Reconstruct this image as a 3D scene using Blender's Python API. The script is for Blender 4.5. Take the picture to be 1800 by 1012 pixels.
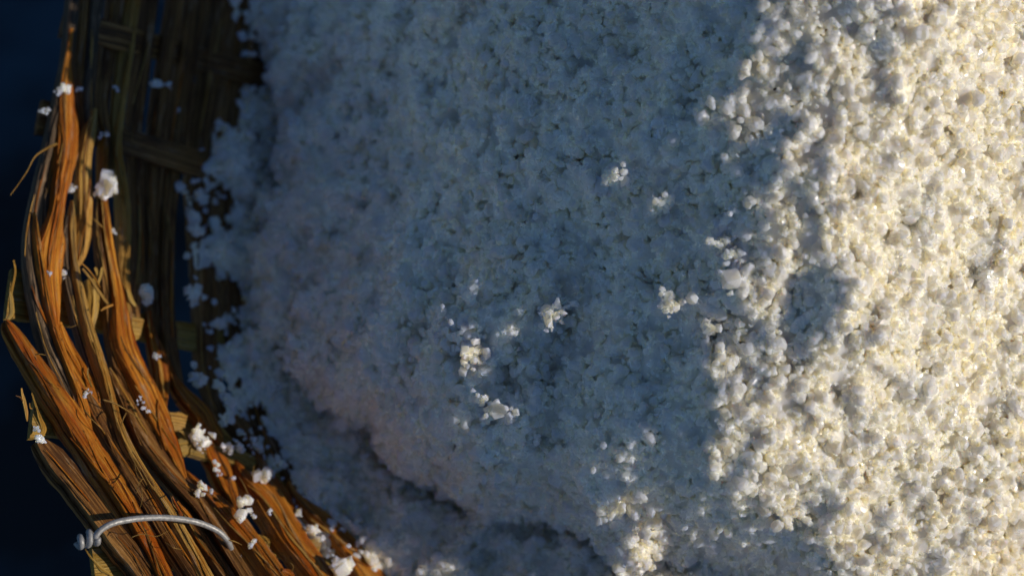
import bpy, bmesh, math, random
import numpy as np
from mathutils import Vector

# ------------------------------------------------------------------ scene, camera, light
for o in list(bpy.data.objects):
    bpy.data.objects.remove(o, do_unlink=True)
SC = bpy.context.scene
COL = SC.collection
RNG = np.random.default_rng(11)
random.seed(11)

CAM_DIST, CAM_TILT, FRAME_W = 1.1, math.radians(22), 0.45
FOCAL = 36 * CAM_DIST / FRAME_W
CAM = np.array([0.0, -CAM_DIST * math.sin(CAM_TILT), CAM_DIST * math.cos(CAM_TILT)])
FWD = np.array([0.0, math.sin(CAM_TILT), -math.cos(CAM_TILT)])
UPV = np.array([0.0, math.cos(CAM_TILT), math.sin(CAM_TILT)])
cd = bpy.data.cameras.new('camera')
cam = bpy.data.objects.new('camera', cd)
COL.objects.link(cam)
cam.location = CAM
cam.rotation_euler = (CAM_TILT, 0, 0)
cd.lens = FOCAL
cd.sensor_width = 36
cd.clip_start = 0.05
cd.clip_end = 100
cd.dof.use_dof = True
cd.dof.focus_distance = CAM_DIST - 0.045
cd.dof.aperture_fstop = 4.5
SC.camera = cam

SUN_EL, SUN_AZ = math.radians(20.0), math.radians(-10.0)      # azimuth from +x
SUNV = np.array([math.cos(SUN_EL) * math.cos(SUN_AZ), math.cos(SUN_EL) * math.sin(SUN_AZ), math.sin(SUN_EL)])
w = bpy.data.worlds.new('World')
SC.world = w
w.use_nodes = True
nt = w.node_tree
nt.nodes.clear()
sky = nt.nodes.new('ShaderNodeTexSky')
sky.sky_type = 'NISHITA'
sky.sun_disc = False
sky.sun_elevation = SUN_EL
sky.sun_rotation = math.pi / 2 - SUN_AZ
sky.air_density = 0.8
sky.dust_density = 0.0
sky.ozone_density = 4.6
bg = nt.nodes.new('ShaderNodeBackground')
bg.inputs['Strength'].default_value = 0.095
out = nt.nodes.new('ShaderNodeOutputWorld')
nt.links.new(sky.outputs[0], bg.inputs[0])
nt.links.new(bg.outputs[0], out.inputs[0])
sl = bpy.data.lights.new('sun', 'SUN')
sl.energy = 4.4
sl.angle = math.radians(0.5)
sl.color = (1.0, 0.87, 0.715)
sun = bpy.data.objects.new('sun', sl)
COL.objects.link(sun)
sun.rotation_euler = Vector(-SUNV).to_track_quat('-Z', 'Y').to_euler()
sun.location = Vector(SUNV * 3)
SC.view_settings.view_transform = 'Standard'
SC.view_settings.look = 'None'
SC.view_settings.exposure = -0.85
SC.view_settings.gamma = 1.0
SC.view_settings.use_curve_mapping = False
SC.cycles.use_denoising = True
SC.cycles.max_bounces = 5
SC.cycles.diffuse_bounces = 3
SC.cycles.use_adaptive_sampling = True
SC.cycles.adaptive_threshold = 0.025

# ------------------------------------------------------------------ layout helpers
WALL_C, WALL_R, WALL_A = np.array([0.09, 0.042]), 0.305, math.radians(42)
SA, CA = math.sin(WALL_A), math.cos(WALL_A)


def ray(px, py):
    px = np.asarray(px, float); py = np.asarray(py, float)
    u = (px - 900) / 1800 * 36 / FOCAL
    v = -(py - 506) / 1800 * 36 / FOCAL
    d = FWD + u[..., None] * np.array([1.0, 0, 0]) + v[..., None] * UPV
    return d


def at_z(px, py, z):
    d = ray(px, py)
    return CAM + d * ((z - CAM[2]) / d[..., 2])[..., None]


def wall_dist(P):
    r = np.hypot(P[..., 0] - WALL_C[0], P[..., 1] - WALL_C[1])
    return P[..., 2] * CA - (r - WALL_R) * SA


def wall_normal(P):
    q = P[..., :2] - WALL_C
    r = np.linalg.norm(q, axis=-1, keepdims=True)
    return np.concatenate([-q / r * SA, np.full(r.shape, CA)], -1)


def on_wall(px, py, h=0.0):
    """the point of the slanting basket wall, h metres in front of it, that lies on this line of sight"""
    px, py, h = np.broadcast_arrays(np.asarray(px, float), np.asarray(py, float), np.asarray(h, float))
    d = ray(px, py)
    s = np.full(px.shape, 1.12)
    for _ in range(12):
        P = CAM + d * s[..., None]
        f = wall_dist(P) - h
        g = (wall_normal(P) * d).sum(-1)
        s = s - f / g
    return CAM + d * s[..., None]


def wall_z(x, y):
    return (np.hypot(x - WALL_C[0], y - WALL_C[1]) - WALL_R) * SA / CA


def empty(name, loc=(0, 0, 0)):
    o = bpy.data.objects.new(name, None)
    o.location = loc
    o.empty_display_size = 0.02
    COL.objects.link(o)
    return o


def mesh_obj(name, verts, faces, mat, parent=None, smooth=False, uvs=None):
    me = bpy.data.meshes.new(name)
    me.from_pydata([tuple(v) for v in verts], [], faces)
    if uvs is not None:
        ul = me.uv_layers.new(name='UVMap')
        li = np.empty(len(me.loops), np.int32)
        me.loops.foreach_get('vertex_index', li)
        ul.data.foreach_set('uv', np.asarray(uvs, np.float32)[li].ravel())
    if smooth:
        me.shade_smooth()
    else:
        me.shade_flat()
    me.materials.append(mat)
    o = bpy.data.objects.new(name, me)
    COL.objects.link(o)
    if parent is not None:
        o.parent = parent
        o.matrix_parent_inverse = parent.matrix_basis.inverted()
    return o


def tri_obj(name, V, T, mats, midx=None, sharp=None):
    """big triangle mesh straight from arrays"""
    me = bpy.data.meshes.new(name)
    V = np.asarray(V, np.float32); T = np.asarray(T, np.int32)
    me.vertices.add(len(V)); me.vertices.foreach_set('co', V.ravel())
    me.loops.add(T.size); me.loops.foreach_set('vertex_index', T.ravel())
    me.polygons.add(len(T))
    me.polygons.foreach_set('loop_start', np.arange(0, T.size, 3, dtype=np.int32))
    me.polygons.foreach_set('loop_total', np.full(len(T), 3, np.int32))
    me.update(calc_edges=True)
    me.shade_flat()
    for m in mats:
        me.materials.append(m)
    if midx is not None:
        me.polygons.foreach_set('material_index', np.asarray(midx, np.int32))
    if sharp is not None and 'sharp_face' in me.attributes:
        me.attributes['sharp_face'].data.foreach_set('value', np.asarray(sharp, bool))
    o = bpy.data.objects.new(name, me)
    COL.objects.link(o)
    return o


def tag(o, label, cat, group=None, kind=None):
    o['label'] = label
    o['category'] = cat
    if group: o['group'] = group
    if kind: o['kind'] = kind
    return o


# ------------------------------------------------------------------ materials
class NT:
    def __init__(self, name):
        self.m = bpy.data.materials.new(name)
        self.m.use_nodes = True
        self.t = self.m.node_tree
        self.t.nodes.clear()
        self.out = self.n('ShaderNodeOutputMaterial')
        self.b = self.n('ShaderNodeBsdfPrincipled')
        self.l(self.b.outputs[0], self.out.inputs['Surface'])

    def n(self, t, **k):
        x = self.t.nodes.new(t)
        for a, v in k.items(): setattr(x, a, v)
        return x

    def l(self, a, b): self.t.links.new(a, b)

    def noise(self, vec, scale, detail=4, rough=0.55):
        x = self.n('ShaderNodeTexNoise')
        x.inputs['Scale'].default_value = scale
        x.inputs['Detail'].default_value = detail
        x.inputs['Roughness'].default_value = rough
        if vec is not None: self.l(vec, x.inputs['Vector'])
        return x.outputs['Fac']

    def ramp(self, fac, stops):
        x = self.n('ShaderNodeValToRGB')
        e = x.color_ramp.elements
        while len(e) < len(stops): e.new(0.5)
        for k, (p, c) in enumerate(stops):
            e[k].position = p
            e[k].color = (*c, 1) if len(c) == 3 else c
        self.l(fac, x.inputs[0])
        return x.outputs[0]

    def mix(self, fac, a, b, mode='MIX'):
        x = self.n('ShaderNodeMix', data_type='RGBA', blend_type=mode)
        for s, v in ((0, fac), (6, a), (7, b)):
            if hasattr(v, 'links'): self.l(v, x.inputs[s])
            elif s == 0: x.inputs[0].default_value = v
            else: x.inputs[s].default_value = (*v, 1)
        return x.outputs[2]


def g(v): return (v, v, v)


def cane_material(name, dark, mid, light, stain, stain_amt, rough=0.5):
    """split cane: long fibres along u, stains and black specks, worn pale scuffs"""
    m = NT(name)
    uv = m.n('ShaderNodeUVMap').outputs[0]

    def mapped(sx, sy):
        k = m.n('ShaderNodeMapping')
        k.inputs['Scale'].default_value = (sx, sy, 1)
        m.l(uv, k.inputs['Vector'])
        return k.outputs[0]
    warp = m.noise(mapped(35, 90), 1.0, 2, 0.5)
    wv = m.n('ShaderNodeVectorMath', operation='MULTIPLY_ADD')
    m.l(mapped(9, 1050), wv.inputs[0]); wv.inputs[1].default_value = (1, 1, 1)
    wc = m.n('ShaderNodeCombineXYZ'); wm = m.n('ShaderNodeMath', operation='MULTIPLY'); wm.inputs[1].default_value = 1.6
    m.l(warp, wm.inputs[0]); m.l(wm.outputs[0], wc.inputs[1]); m.l(wc.outputs[0], wv.inputs[2])
    fib = m.noise(wv.outputs[0], 1.0, 6, 0.68)
    fine = m.noise(mapped(60, 2500), 1.0, 3, 0.6)
    body = m.ramp(fib, [(0.37, dark), (0.48, mid), (0.61, light)])
    tone = m.noise(mapped(9, 60), 1.0, 3, 0.6)
    body = m.mix(1.0, body, m.ramp(tone, [(0.33, g(0.52)), (0.5, g(0.95)), (0.66, g(1.12))]), 'MULTIPLY')
    fm = m.ramp(fine, [(0.36, g(0.42)), (0.52, g(1.0))])
    body = m.mix(0.8, body, fm, 'MULTIPLY')
    patch = m.noise(mapped(34, 150), 1.0, 5, 0.65)
    pm = m.ramp(patch, [(0.54 - stain_amt * 0.16, g(0.0)), (0.64, g(0.9))])
    body = m.mix(pm, body, m.mix(0.7, stain, fm, 'MULTIPLY'))
    pale = m.noise(mapped(55, 330), 1.0, 6, 0.7)
    pmk = m.ramp(pale, [(0.57, g(0.0)), (0.66, g(0.75))])
    body = m.mix(pmk, body, (0.52, 0.36, 0.22))
    sp = m.noise(mapped(210, 700), 1.0, 4, 0.75)
    sm = m.ramp(sp, [(0.33, g(0.92)), (0.40, g(0.0))])
    body = m.mix(sm, body, (0.03, 0.018, 0.010))
    m.l(body, m.b.inputs['Base Color'])
    m.b.inputs['Roughness'].default_value = rough
    m.b.inputs['Specular IOR Level'].default_value = 0.35
    bp = m.n('ShaderNodeBump')
    bp.inputs['Strength'].default_value = 1.0
    bp.inputs['Distance'].default_value = 0.0012
    m.l(fib, bp.inputs['Height'])
    bp2 = m.n('ShaderNodeBump')
    bp2.inputs['Strength'].default_value = 0.35
    bp2.inputs['Distance'].default_value = 0.0006
    m.l(fine, bp2.inputs['Height'])
    m.l(bp.outputs[0], bp2.inputs['Normal'])
    m.l(bp2.outputs[0], m.b.inputs['Normal'])
    return m.m


CANE = {
    'orange': cane_material('orange_cane', (0.16, 0.040, 0.005), (0.64, 0.205, 0.014), (0.92, 0.42, 0.055), (0.50, 0.105, 0.005), 0.45, 0.34),
    'straw': cane_material('straw_cane', (0.28, 0.12, 0.022), (0.72, 0.40, 0.075), (0.86, 0.55, 0.17), (0.58, 0.23, 0.018), 0.25, 0.45),
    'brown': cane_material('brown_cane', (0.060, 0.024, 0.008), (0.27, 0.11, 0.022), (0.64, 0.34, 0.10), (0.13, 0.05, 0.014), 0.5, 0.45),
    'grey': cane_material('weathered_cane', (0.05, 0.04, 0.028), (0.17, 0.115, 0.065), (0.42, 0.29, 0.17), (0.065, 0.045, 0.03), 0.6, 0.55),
    'yellow': cane_material('yellow_stake_wood', (0.38, 0.19, 0.025), (0.66, 0.40, 0.07), (0.78, 0.54, 0.17), (0.52, 0.25, 0.025), 0.15, 0.45),
}


def salt_material(name, col=(0.885, 0.885, 0.875)):
    m = NT(name)
    tc = m.n('ShaderNodeTexCoord').outputs['Object']
    n1 = m.noise(tc, 55, 3, 0.6)
    c = m.ramp(n1, [(0.35, (col[0] * 0.97, col[1] * 0.96, col[2] * 0.94)), (0.65, col)])
    m.l(c, m.b.inputs['Base Color'])
    n2 = m.noise(tc, 900, 2, 0.5)
    r = m.ramp(n2, [(0.35, g(0.09)), (0.6, g(0.5))])
    m.l(r, m.b.inputs['Roughness'])
    m.b.inputs['IOR'].default_value = 1.5
    m.b.inputs['Specular IOR Level'].default_value = 0.5
    m.b.subsurface_method = 'BURLEY'
    m.b.inputs['Subsurface Weight'].default_value = 1.0
    m.b.inputs['Subsurface Radius'].default_value = (1.0, 0.78, 0.34)
    m.b.inputs['Subsurface Scale'].default_value = 0.0078
    return m.m


SALT = salt_material('salt')


def metal_material():
    m = NT('galvanised_wire')
    tc = m.n('ShaderNodeTexCoord').outputs['Object']
    n = m.noise(tc, 700, 4, 0.6)
    m.l(m.ramp(n, [(0.35, (0.30, 0.31, 0.31)), (0.7, (0.55, 0.55, 0.54))]), m.b.inputs['Base Color'])
    m.b.inputs['Metallic'].default_value = 0.2
    m.l(m.ramp(n, [(0.3, g(0.55)), (0.7, g(0.36))]), m.b.inputs['Roughness'])
    bp = m.n('ShaderNodeBump'); bp.inputs['Strength'].default_value = 0.25; bp.inputs['Distance'].default_value = 0.0004
    m.l(n, bp.inputs['Height']); m.l(bp.outputs[0], m.b.inputs['Normal'])
    return m.m


WIRE = metal_material()


def ground_material():
    m = NT('dark_ground')
    tc = m.n('ShaderNodeTexCoord').outputs['Object']
    n = m.noise(tc, 5, 4, 0.55)
    m.l(m.ramp(n, [(0.42, (0.016, 0.020, 0.023)), (0.60, (0.055, 0.12, 0.17))]), m.b.inputs['Base Color'])
    m.b.inputs['Roughness'].default_value = 0.75
    return m.m


def plain(name, col, rough=0.7):
    m = NT(name)
    tc = m.n('ShaderNodeTexCoord').outputs['Object']
    n = m.noise(tc, 400, 3)
    m.l(m.ramp(n, [(0.3, tuple(c * 0.6 for c in col)), (0.7, col)]), m.b.inputs['Base Color'])
    m.b.inputs['Roughness'].default_value = rough
    return m.m


# ------------------------------------------------------------------ noise in numpy
def hash2(ix, iy, k):
    h = (ix.astype(np.int64) * 374761393 + iy.astype(np.int64) * 668265263 + k * 2147483647) & 0xFFFFFFFF
    h = ((h ^ (h >> 13)) * 1274126177) & 0xFFFFFFFF
    h = ((h ^ (h >> 16)) * 2246822519) & 0xFFFFFFFF
    return ((h ^ (h >> 15)) & 0xFFFFFF) / float(0xFFFFFF)


def vnoise(x, y, k=0):
    ix, iy = np.floor(x), np.floor(y)
    fx, fy = x - ix, y - iy
    fx = fx * fx * fx * (fx * (fx * 6 - 15) + 10); fy = fy * fy * fy * (fy * (fy * 6 - 15) + 10)
    a, b = hash2(ix, iy, k), hash2(ix + 1, iy, k)
    c, d = hash2(ix, iy + 1, k), hash2(ix + 1, iy + 1, k)
    return (a * (1 - fx) + b * fx) * (1 - fy) + (c * (1 - fx) + d * fx) * fy


def fbm(x, y, k=0, oc=4):
    s, a = 0, 0.5
    for i in range(oc):
        s = s + a * vnoise(x * 2 ** i + 17.3 * i, y * 2 ** i - 9.1 * i, k + i)
        a *= 0.5
    return s


def domes(x, y, k=0):
    """rounded bumps of uneven height, one to a cell"""
    ix, iy = np.floor(x), np.floor(y)
    best = np.zeros_like(x)
    for dx in (-1, 0, 1):
        for dy in (-1, 0, 1):
            cx, cy = ix + dx, iy + dy
            px, py = cx + hash2(cx, cy, k), cy + hash2(cx, cy, k + 1)
            R = 0.55 + 0.45 * hash2(cx, cy, k + 2)
            hgt = 0.4 + 0.6 * hash2(cx, cy, k + 3)
            d2 = ((x - px) ** 2 + (y - py) ** 2) / (R * R)
            best = np.maximum(best, hgt * np.sqrt(np.maximum(0, 1 - d2)))
    return best


def tps_fit(P, z, lam=1e-6):
    n = len(P)
    d = np.linalg.norm(P[:, None] - P[None], axis=-1)
    K = np.where(d > 0, d * d * np.log(d + 1e-12), 0) + lam * np.eye(n)
    A = np.zeros((n + 3, n + 3))
    A[:n, :n] = K; A[:n, n] = 1; A[:n, n + 1:] = P
    A[n, :n] = 1; A[n + 1:, :n] = P.T
    s = np.linalg.solve(A, np.r_[z, 0, 0, 0])

    def f(x, y):
        r = s[n] + s[n + 1] * x + s[n + 2] * y
        for i in range(n):
            d2 = (x - P[i, 0]) ** 2 + (y - P[i, 1]) ** 2
            r = r + s[i] * 0.5 * d2 * np.log(d2 + 1e-20)
        return r
    return f


# ------------------------------------------------------------------ ground
gx = np.concatenate([np.linspace(-30, -1.2, 12), np.linspace(-1, 1, 61), np.linspace(1.2, 30, 12)])
GX, GY = np.meshgrid(gx, gx, indexing='ij')
near = np.clip(1.2 - np.maximum(abs(GX), abs(GY)), 0, 1)
GZ = -0.235 + near * 0.05 * (fbm(GX * 9 + 3, GY * 5, 91, 3) - 0.45)
nv = len(gx)
gf = [(i * nv + j, (i + 1) * nv + j, (i + 1) * nv + j + 1, i * nv + j + 1) for i in range(nv - 1) for j in range(nv - 1)]
ground = mesh_obj('ground', np.stack([GX, GY, GZ], -1).reshape(-1, 3), gf, ground_material(), smooth=True)
ground['kind'] = 'structure'
ground['label'] = 'dark blurred ground in blue shade beneath the basket'

# ------------------------------------------------------------------ salt heap: broad shape
# (x, y in the photograph, height in metres) of the main mass
LUMP = [(1450, 0, .122), (1390, 350, .088), (1350, 500, .064), (1270, 620, .046), (1180, 720, .031), (1150, 800, .013), (1335, 60, .108), (1318, 190, .097), (1340, 270, .091), (1435, 140, .107), (1425, 250, .094),
        (1060, 830, .003), (1000, 890, -.015),
        (1100, 100, .066), (1000, 250, .046), (1120, 420, .046), (1000, 430, .028), (1000, 580, .014), (1000, 720, .000),
        (800, 100, .022), (760, 280, -.002), (800, 450, .004), (830, 600, .001), (855, 720, -.008), (900, 820, -.025),
        (620, 90, -.028), (590, 300, -.042), (620, 450, -.036), (650, 600, -.034), (700, 720, -.036),
        (490, 300, -.066), (510, 470, -.062), (465, 600, -.066), (600, 690, -.054), (800, 830, -.040), (1000, 930, -.030),
        (1110, 970, -.030), (1200, 960, -.040), (1180, 1040, -.06), (1330, 1000, -.034), (1440, 940, .002), (1250, 830, .019), (1330, 900, .004),
        (1800, 0, .084), (1620, 150, .100), (1620, 400, .066), (1800, 400, .036), (1600, 650, .036), (1800, 700, .002),
        (1500, 850, .014), (1650, 950, -.012), (1800, 1012, -.040), (1500, 1000, -.010),
        (1450, -250, .150), (1000, -250, .09), (700, -250, .02), (1400, 1300, -.07), (1900, 1300, -.09)]
lp = np.array(LUMP, float)
LP = at_z(lp[:, 0], lp[:, 1], lp[:, 2])
FAR = np.array([(.30, -.22, -.07), (.30, 0, .005), (.30, .22, .06), (.42, -.22, -.11), (.42, 0, -.05), (.42, .24, .0), (.42, .34, .02)])
f_lump = tps_fit(np.concatenate([LP[:, :2], FAR[:, :2]]), np.concatenate([lp[:, 2], FAR[:, 2]]) - 0.0095, 3e-6)
EDGE = [(640, -300, .0), (595, 0, -.036), (548, 140, -.050), (510, 300, -.060), (510, 400, -.060), (468, 460, -.066), (442, 520, -.070), (438, 572, -.070),
        (525, 606, -.058), (618, 644, -.049), (715, 702, -.042), (835, 765, -.036), (975, 828, -.026), (1095, 885, -.024), (1150, 970, -.030), (1190, 1300, -.08),
        (2600, 1500, -.1), (2600, -400, .1)]
ep = np.array(EDGE, float)
EP = at_z(ep[:, 0], ep[:, 1], ep[:, 2])[:, :2]


def poly_sd(x, y, Q):
    """signed distance to polygon, positive inside"""
    best = np.full(x.shape, 1e9); ins = np.zeros(x.shape, bool)
    n = len(Q)
    for i in range(n):
        a, b = Q[i], Q[(i + 1) % n]
        e = b - a
        t = np.clip(((x - a[0]) * e[0] + (y - a[1]) * e[1]) / (e @ e), 0, 1)
        best = np.minimum(best, (x - a[0] - t * e[0]) ** 2 + (y - a[1] - t * e[1]) ** 2)
        c = (a[1] > y) != (b[1] > y)
        xi = (b[0] - a[0]) * (y - a[1]) / (b[1] - a[1] + 1e-15) + a[0]
        ins ^= c & (x < xi)
    return np.where(ins, 1, -1) * np.sqrt(best)


# the lower shelf of salt that meets the basket wall
SHELF = [(495, -200), (493, -60), (492, 50), (508, 150), (492, 250), (450, 350), (446, 430), (448, 540), (456, 620), (485, 700), (530, 770), (590, 830),
         (630, 890), (665, 960), (715, 1018), (780, 1090), (890, 1250)]
sp = np.array(SHELF, float)
SW = on_wall(sp[:, 0], sp[:, 1], 0.004)
inw = WALL_C - SW[:, :2]; inw /= np.linalg.norm(inw, axis=1, keepdims=True)
sP = [SW[:, :2], SW[:, :2] + inw * 0.03, SW[:, :2] + inw * 0.09, SW[:, :2] - inw * 0.03]
sZ = [SW[:, 2], SW[:, 2] - 0.006, SW[:, 2] - 0.016, SW[:, 2] - 0.002]
f_shelf = tps_fit(np.concatenate(sP), np.concatenate(sZ), 1e-5)


def heap_height(x, y):
    wob = (fbm(x * 45, y * 45, 5, 4) - 0.46) * 0.034
    d = poly_sd(x, y, EP) + wob
    z = f_lump(x, y)
    r = 0.013
    q = np.clip(r - d, 0, r)
    z = z - 0.9 * (r - np.sqrt(np.maximum(r * r - q * q, 0))) - np.maximum(-d, 0) * (5.0 - 2.4 * np.clip((y - 0.0) / 0.05, 0, 1))
    # runnels down the slope, broad swells, then knobbly clumps of three sizes
    u = x * 0.94 - y * 0.34; v = x * 0.34 + y * 0.94
    z = z + (fbm(u * 55 + fbm(x * 20, y * 20, 44, 2) * 2.0, v * 14, 21, 3) - 0.44) * (0.027 - 0.019 * np.clip((x - 0.03) / 0.07, 0, 1))
    z = z + (fbm(x * 28, y * 28, 31, 3) - 0.44) * 0.007
    s = f_shelf(x, y) + (fbm(x * 45, y * 45, 61, 4) - 0.44) * 0.026 - 0.003 - np.maximum(d - 0.02, 0) * 1.5 - 0.008 * np.exp(-((d + 0.008) / 0.010) ** 2)
    s = np.minimum(s, -0.05)
    k = 0.004
    h = np.clip(0.5 + 0.5 * (z - s) / k, 0, 1)
    z = s * (1 - h) + z * h + k * h * (1 - h)
    wx = x + (vnoise(x * 160, y * 160, 3) - .5) * .004; wy = y + (vnoise(x * 160, y * 160, 4) - .5) * .004
    z = z + domes(wx * 26, wy * 26, 400) * 0.0050 + domes(wx * 48, wy * 48, 100) * 0.0075 + domes(wx * 95, wy * 95, 200) * (0.0112 - 0.0034 * np.clip((x - 0.05) / 0.06, 0, 1)) + domes(wx * 190, wy * 190, 300) * 0.0022
    return z


STEP = 0.0011
xs = np.concatenate([np.arange(-0.16, 0.26, STEP), np.linspace(0.265, 0.42, 40)])
ys = np.concatenate([np.linspace(-0.28, -0.19, 25), np.arange(-0.185, 0.185, STEP), np.linspace(0.19, 0.32, 30)])
HX, HY = np.meshgrid(xs, ys, indexing='ij')
HZ = heap_height(HX, HY)
ny = len(ys)
inside = HZ > wall_z(HX, HY) + 0.001
# the main mass leans out over the shelf below it
ED = poly_sd(HX, HY, EP)
gx_, gy_ = np.gradient(ED, xs, axis=0), np.gradient(ED, ys, axis=1)
gl = np.hypot(gx_, gy_) + 1e-6
SHZ = np.minimum(f_shelf(HX, HY), -0.05)
lean = 0.011 * np.clip((HZ - SHZ - 0.006) / 0.022, 0, 1) * np.clip(1 - ED / 0.045, 0, 1) * np.clip((ED + 0.02) / 0.008, 0, 1)
LX, LY = HX - gx_ / gl * lean, HY - gy_ / gl * lean
border = np.zeros_like(inside); border[-1, :] = True; border[:, 0] = True; border[:, -1] = True
HZs = np.where(border, -0.2, HZ)
I, J = np.meshgrid(np.arange(len(xs) - 1), np.arange(ny - 1), indexing='ij')
q = np.stack([I * ny + J, (I + 1) * ny + J, (I + 1) * ny + J + 1, I * ny + J + 1], -1).reshape(-1, 4)
keep = inside.ravel()[q].all(1)
q = q[keep]
baseT = np.concatenate([q[:, [0, 1, 2]], q[:, [0, 2, 3]]])
baseV = np.stack([LX, LY, HZs], -1).reshape(-1, 3)


def heap_z(x, y):
    i = np.clip(np.searchsorted(xs, x) - 1, 0, len(xs) - 2); j = np.clip(np.searchsorted(ys, y) - 1, 0, ny - 2)
    a = (x - xs[i]) / (xs[i + 1] - xs[i]); b = (y - ys[j]) / (ys[j + 1] - ys[j])
    return (HZ[i, j] * (1 - a) + HZ[i + 1, j] * a) * (1 - b) + (HZ[i, j + 1] * (1 - a) + HZ[i + 1, j + 1] * a) * b


def on_heap(px, py):
    d = ray(px, py)
    for s in np.arange(0.9, 1.35, 0.0005):
        P = CAM + d * s
        if P[2] < heap_z(P[0], P[1]): return P
    return P


# crystals: small convex blocks of many shapes
def crystal_templates(n, seed):
    rr = np.random.default_rng(seed)
    res = []
    for k in range(n):
        bm = bmesh.new()
        if k % 3 == 0:     # chipped cube
            pts = np.array([(a, b, c) for a in (-1, 1) for b in (-1, 1) for c in (-1, 1)], float) * 0.72
            pts = np.concatenate([pts + rr.normal(0, .13, pts.shape), pts[:2] * [1.1, .6, .5] + rr.normal(0, .2, (2, 3))])
        else:
            pts = rr.normal(0, 1, (11, 3)); pts /= np.linalg.norm(pts, axis=1, keepdims=True)
            pts = np.sign(pts) * np.abs(pts) ** 0.8 * rr.uniform(.8, 1.1, (11, 1))
        pts *= rr.uniform(.75, 1.25, 3)
        vs = [bm.verts.new(p) for p in pts]
        bmesh.ops.convex_hull(bm, input=vs)
        loose = [v for v in bm.verts if not v.link_faces]
        bmesh.ops.delete(bm, geom=loose, context='VERTS')
        bmesh.ops.triangulate(bm, faces=bm.faces[:])
        bm.verts.index_update()
        res.append((np.array([v.co[:] for v in bm.verts]), np.array([[v.index for v in f.verts] for f in bm.faces])))
        bm.free()
    return res


TPL = crystal_templates(24, 5)


def nodule_templates(n, seed):
    """knobbly lumps of grown-together crystals"""
    rr = np.random.default_rng(seed)
    bm = bmesh.new(); bmesh.ops.create_icosphere(bm, subdivisions=2, radius=1.0)
    v0 = np.array([v.co[:] for v in bm.verts]); f0 = np.array([[v.index for v in f.verts] for f in bm.faces]); bm.free()
    res = []
    for k in range(n):
        c = rr.normal(0, 1, (9, 3)); c /= np.linalg.norm(c, axis=1, keepdims=True)
        d = (v0 @ c.T).max(1)
        rad = 0.66 + 0.48 * np.clip((d - 0.55) / 0.45, 0, 1) ** 1.5 + rr.normal(0, .05, len(v0))
        res.append((v0 * rad[:, None] * rr.uniform(.8, 1.2, 3), f0))
    return res


NOD = nodule_templates(20, 9)


def rot_mats(n, rng):
    qn = rng.normal(0, 1, (n, 4)); qn /= np.linalg.norm(qn, axis=1, keepdims=True)
    w_, x, y, z = qn.T
    return np.stack([1 - 2 * (y * y + z * z), 2 * (x * y - z * w_), 2 * (x * z + y * w_),
                     2 * (x * y + z * w_), 1 - 2 * (x * x + z * z), 2 * (y * z - x * w_),
                     2 * (x * z - y * w_), 2 * (y * z + x * w_), 1 - 2 * (x * x + y * y)], -1).reshape(n, 3, 3)


def crystals(P, r, rng, TPL=TPL):
    """one triangle soup of crystals at points P with radii r"""
    k = rng.integers(0, len(TPL), len(P))
    Rm = rot_mats(len(P), rng)
    Vs, Ts, off = [], [], 0
    for t, (tv, tt) in enumerate(TPL):
        idx = np.where(k == t)[0]
        if not len(idx): continue
        v = np.einsum('nij,mj->nmi', Rm[idx], tv) * r[idx, None, None] + P[idx, None, :]
        Vs.append(v.reshape(-1, 3))
        Ts.append((tt[None] + (np.arange(len(idx)) * len(tv))[:, None, None] + off).reshape(-1, 3))
        off += len(idx) * len(tv)
    return np.concatenate(Vs), np.concatenate(Ts)


def surface_samples(n, rng):
    A, B, C = baseV[baseT[:, 0]], baseV[baseT[:, 1]], baseV[baseT[:, 2]]
    nr = np.cross(B - A, C - A)
    ar = np.linalg.norm(nr, axis=1)
    cen = (A + B + C) / 3
    d = cen - CAM
    zc = d @ FWD
    px = 900 + d[:, 0] / zc * FOCAL / 36 * 1800
    py = 506 - (d @ UPV) / zc * FOCAL / 36 * 1800
    ok = (px > -50) & (px < 1920) & (py > -130) & (py < 1140)
    pr = ar * ok
    # tall cliff faces would soak up crystals: cap them
    pr = np.minimum(pr, np.percentile(pr[ok], 99))
    f = rng.choice(len(baseT), n, p=pr / pr.sum())
    a, b = rng.random(n), rng.random(n)
    m = a + b > 1
    a[m], b[m] = 1 - a[m], 1 - b[m]
    P = A[f] + (B[f] - A[f]) * a[:, None] + (C[f] - A[f]) * b[:, None]
    return P, nr[f] / ar[f, None]


N_SINGLE, N_CLUMP, PER, N_FINE = 13000, 1700, 9, 16000
P1, n1 = surface_samples(N_SINGLE, RNG)
r1 = np.clip(np.exp(RNG.normal(math.log(0.0021), 0.34, N_SINGLE)), 0.0010, 0.0034)
P1 = P1 + n1 * (r1 * RNG.uniform(-0.5, 0.95, N_SINGLE))[:, None]
Pc, nc = surface_samples(N_CLUMP * 3, RNG)
ck = np.argsort(-(fbm(Pc[:, 0] * 75, Pc[:, 1] * 75, 71, 3) + RNG.uniform(0, .12, len(Pc))))[:N_CLUMP]     # clumps gather, pits stay open
Pc, nc = Pc[ck], nc[ck]
Rc = np.clip(np.exp(RNG.normal(math.log(0.0052), 0.42, N_CLUMP)), 0.0022, 0.012)
off = RNG.normal(0, 1, (N_CLUMP, PER, 3)); off /= np.linalg.norm(off, axis=-1, keepdims=True)
sgn = (off * nc[:, None]).sum(-1, keepdims=True)
off = np.where(sgn < -0.2, off - 2 * sgn * nc[:, None], off)
P2 = (Pc[:, None] + off * Rc[:, None, None] * RNG.uniform(.4, 1.0, (N_CLUMP, PER, 1)) * np.array([1, 1, .8])).reshape(-1, 3)
r2 = np.clip(np.exp(RNG.normal(math.log(0.0019), 0.32, len(P2))), 0.0010, 0.0034)
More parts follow.
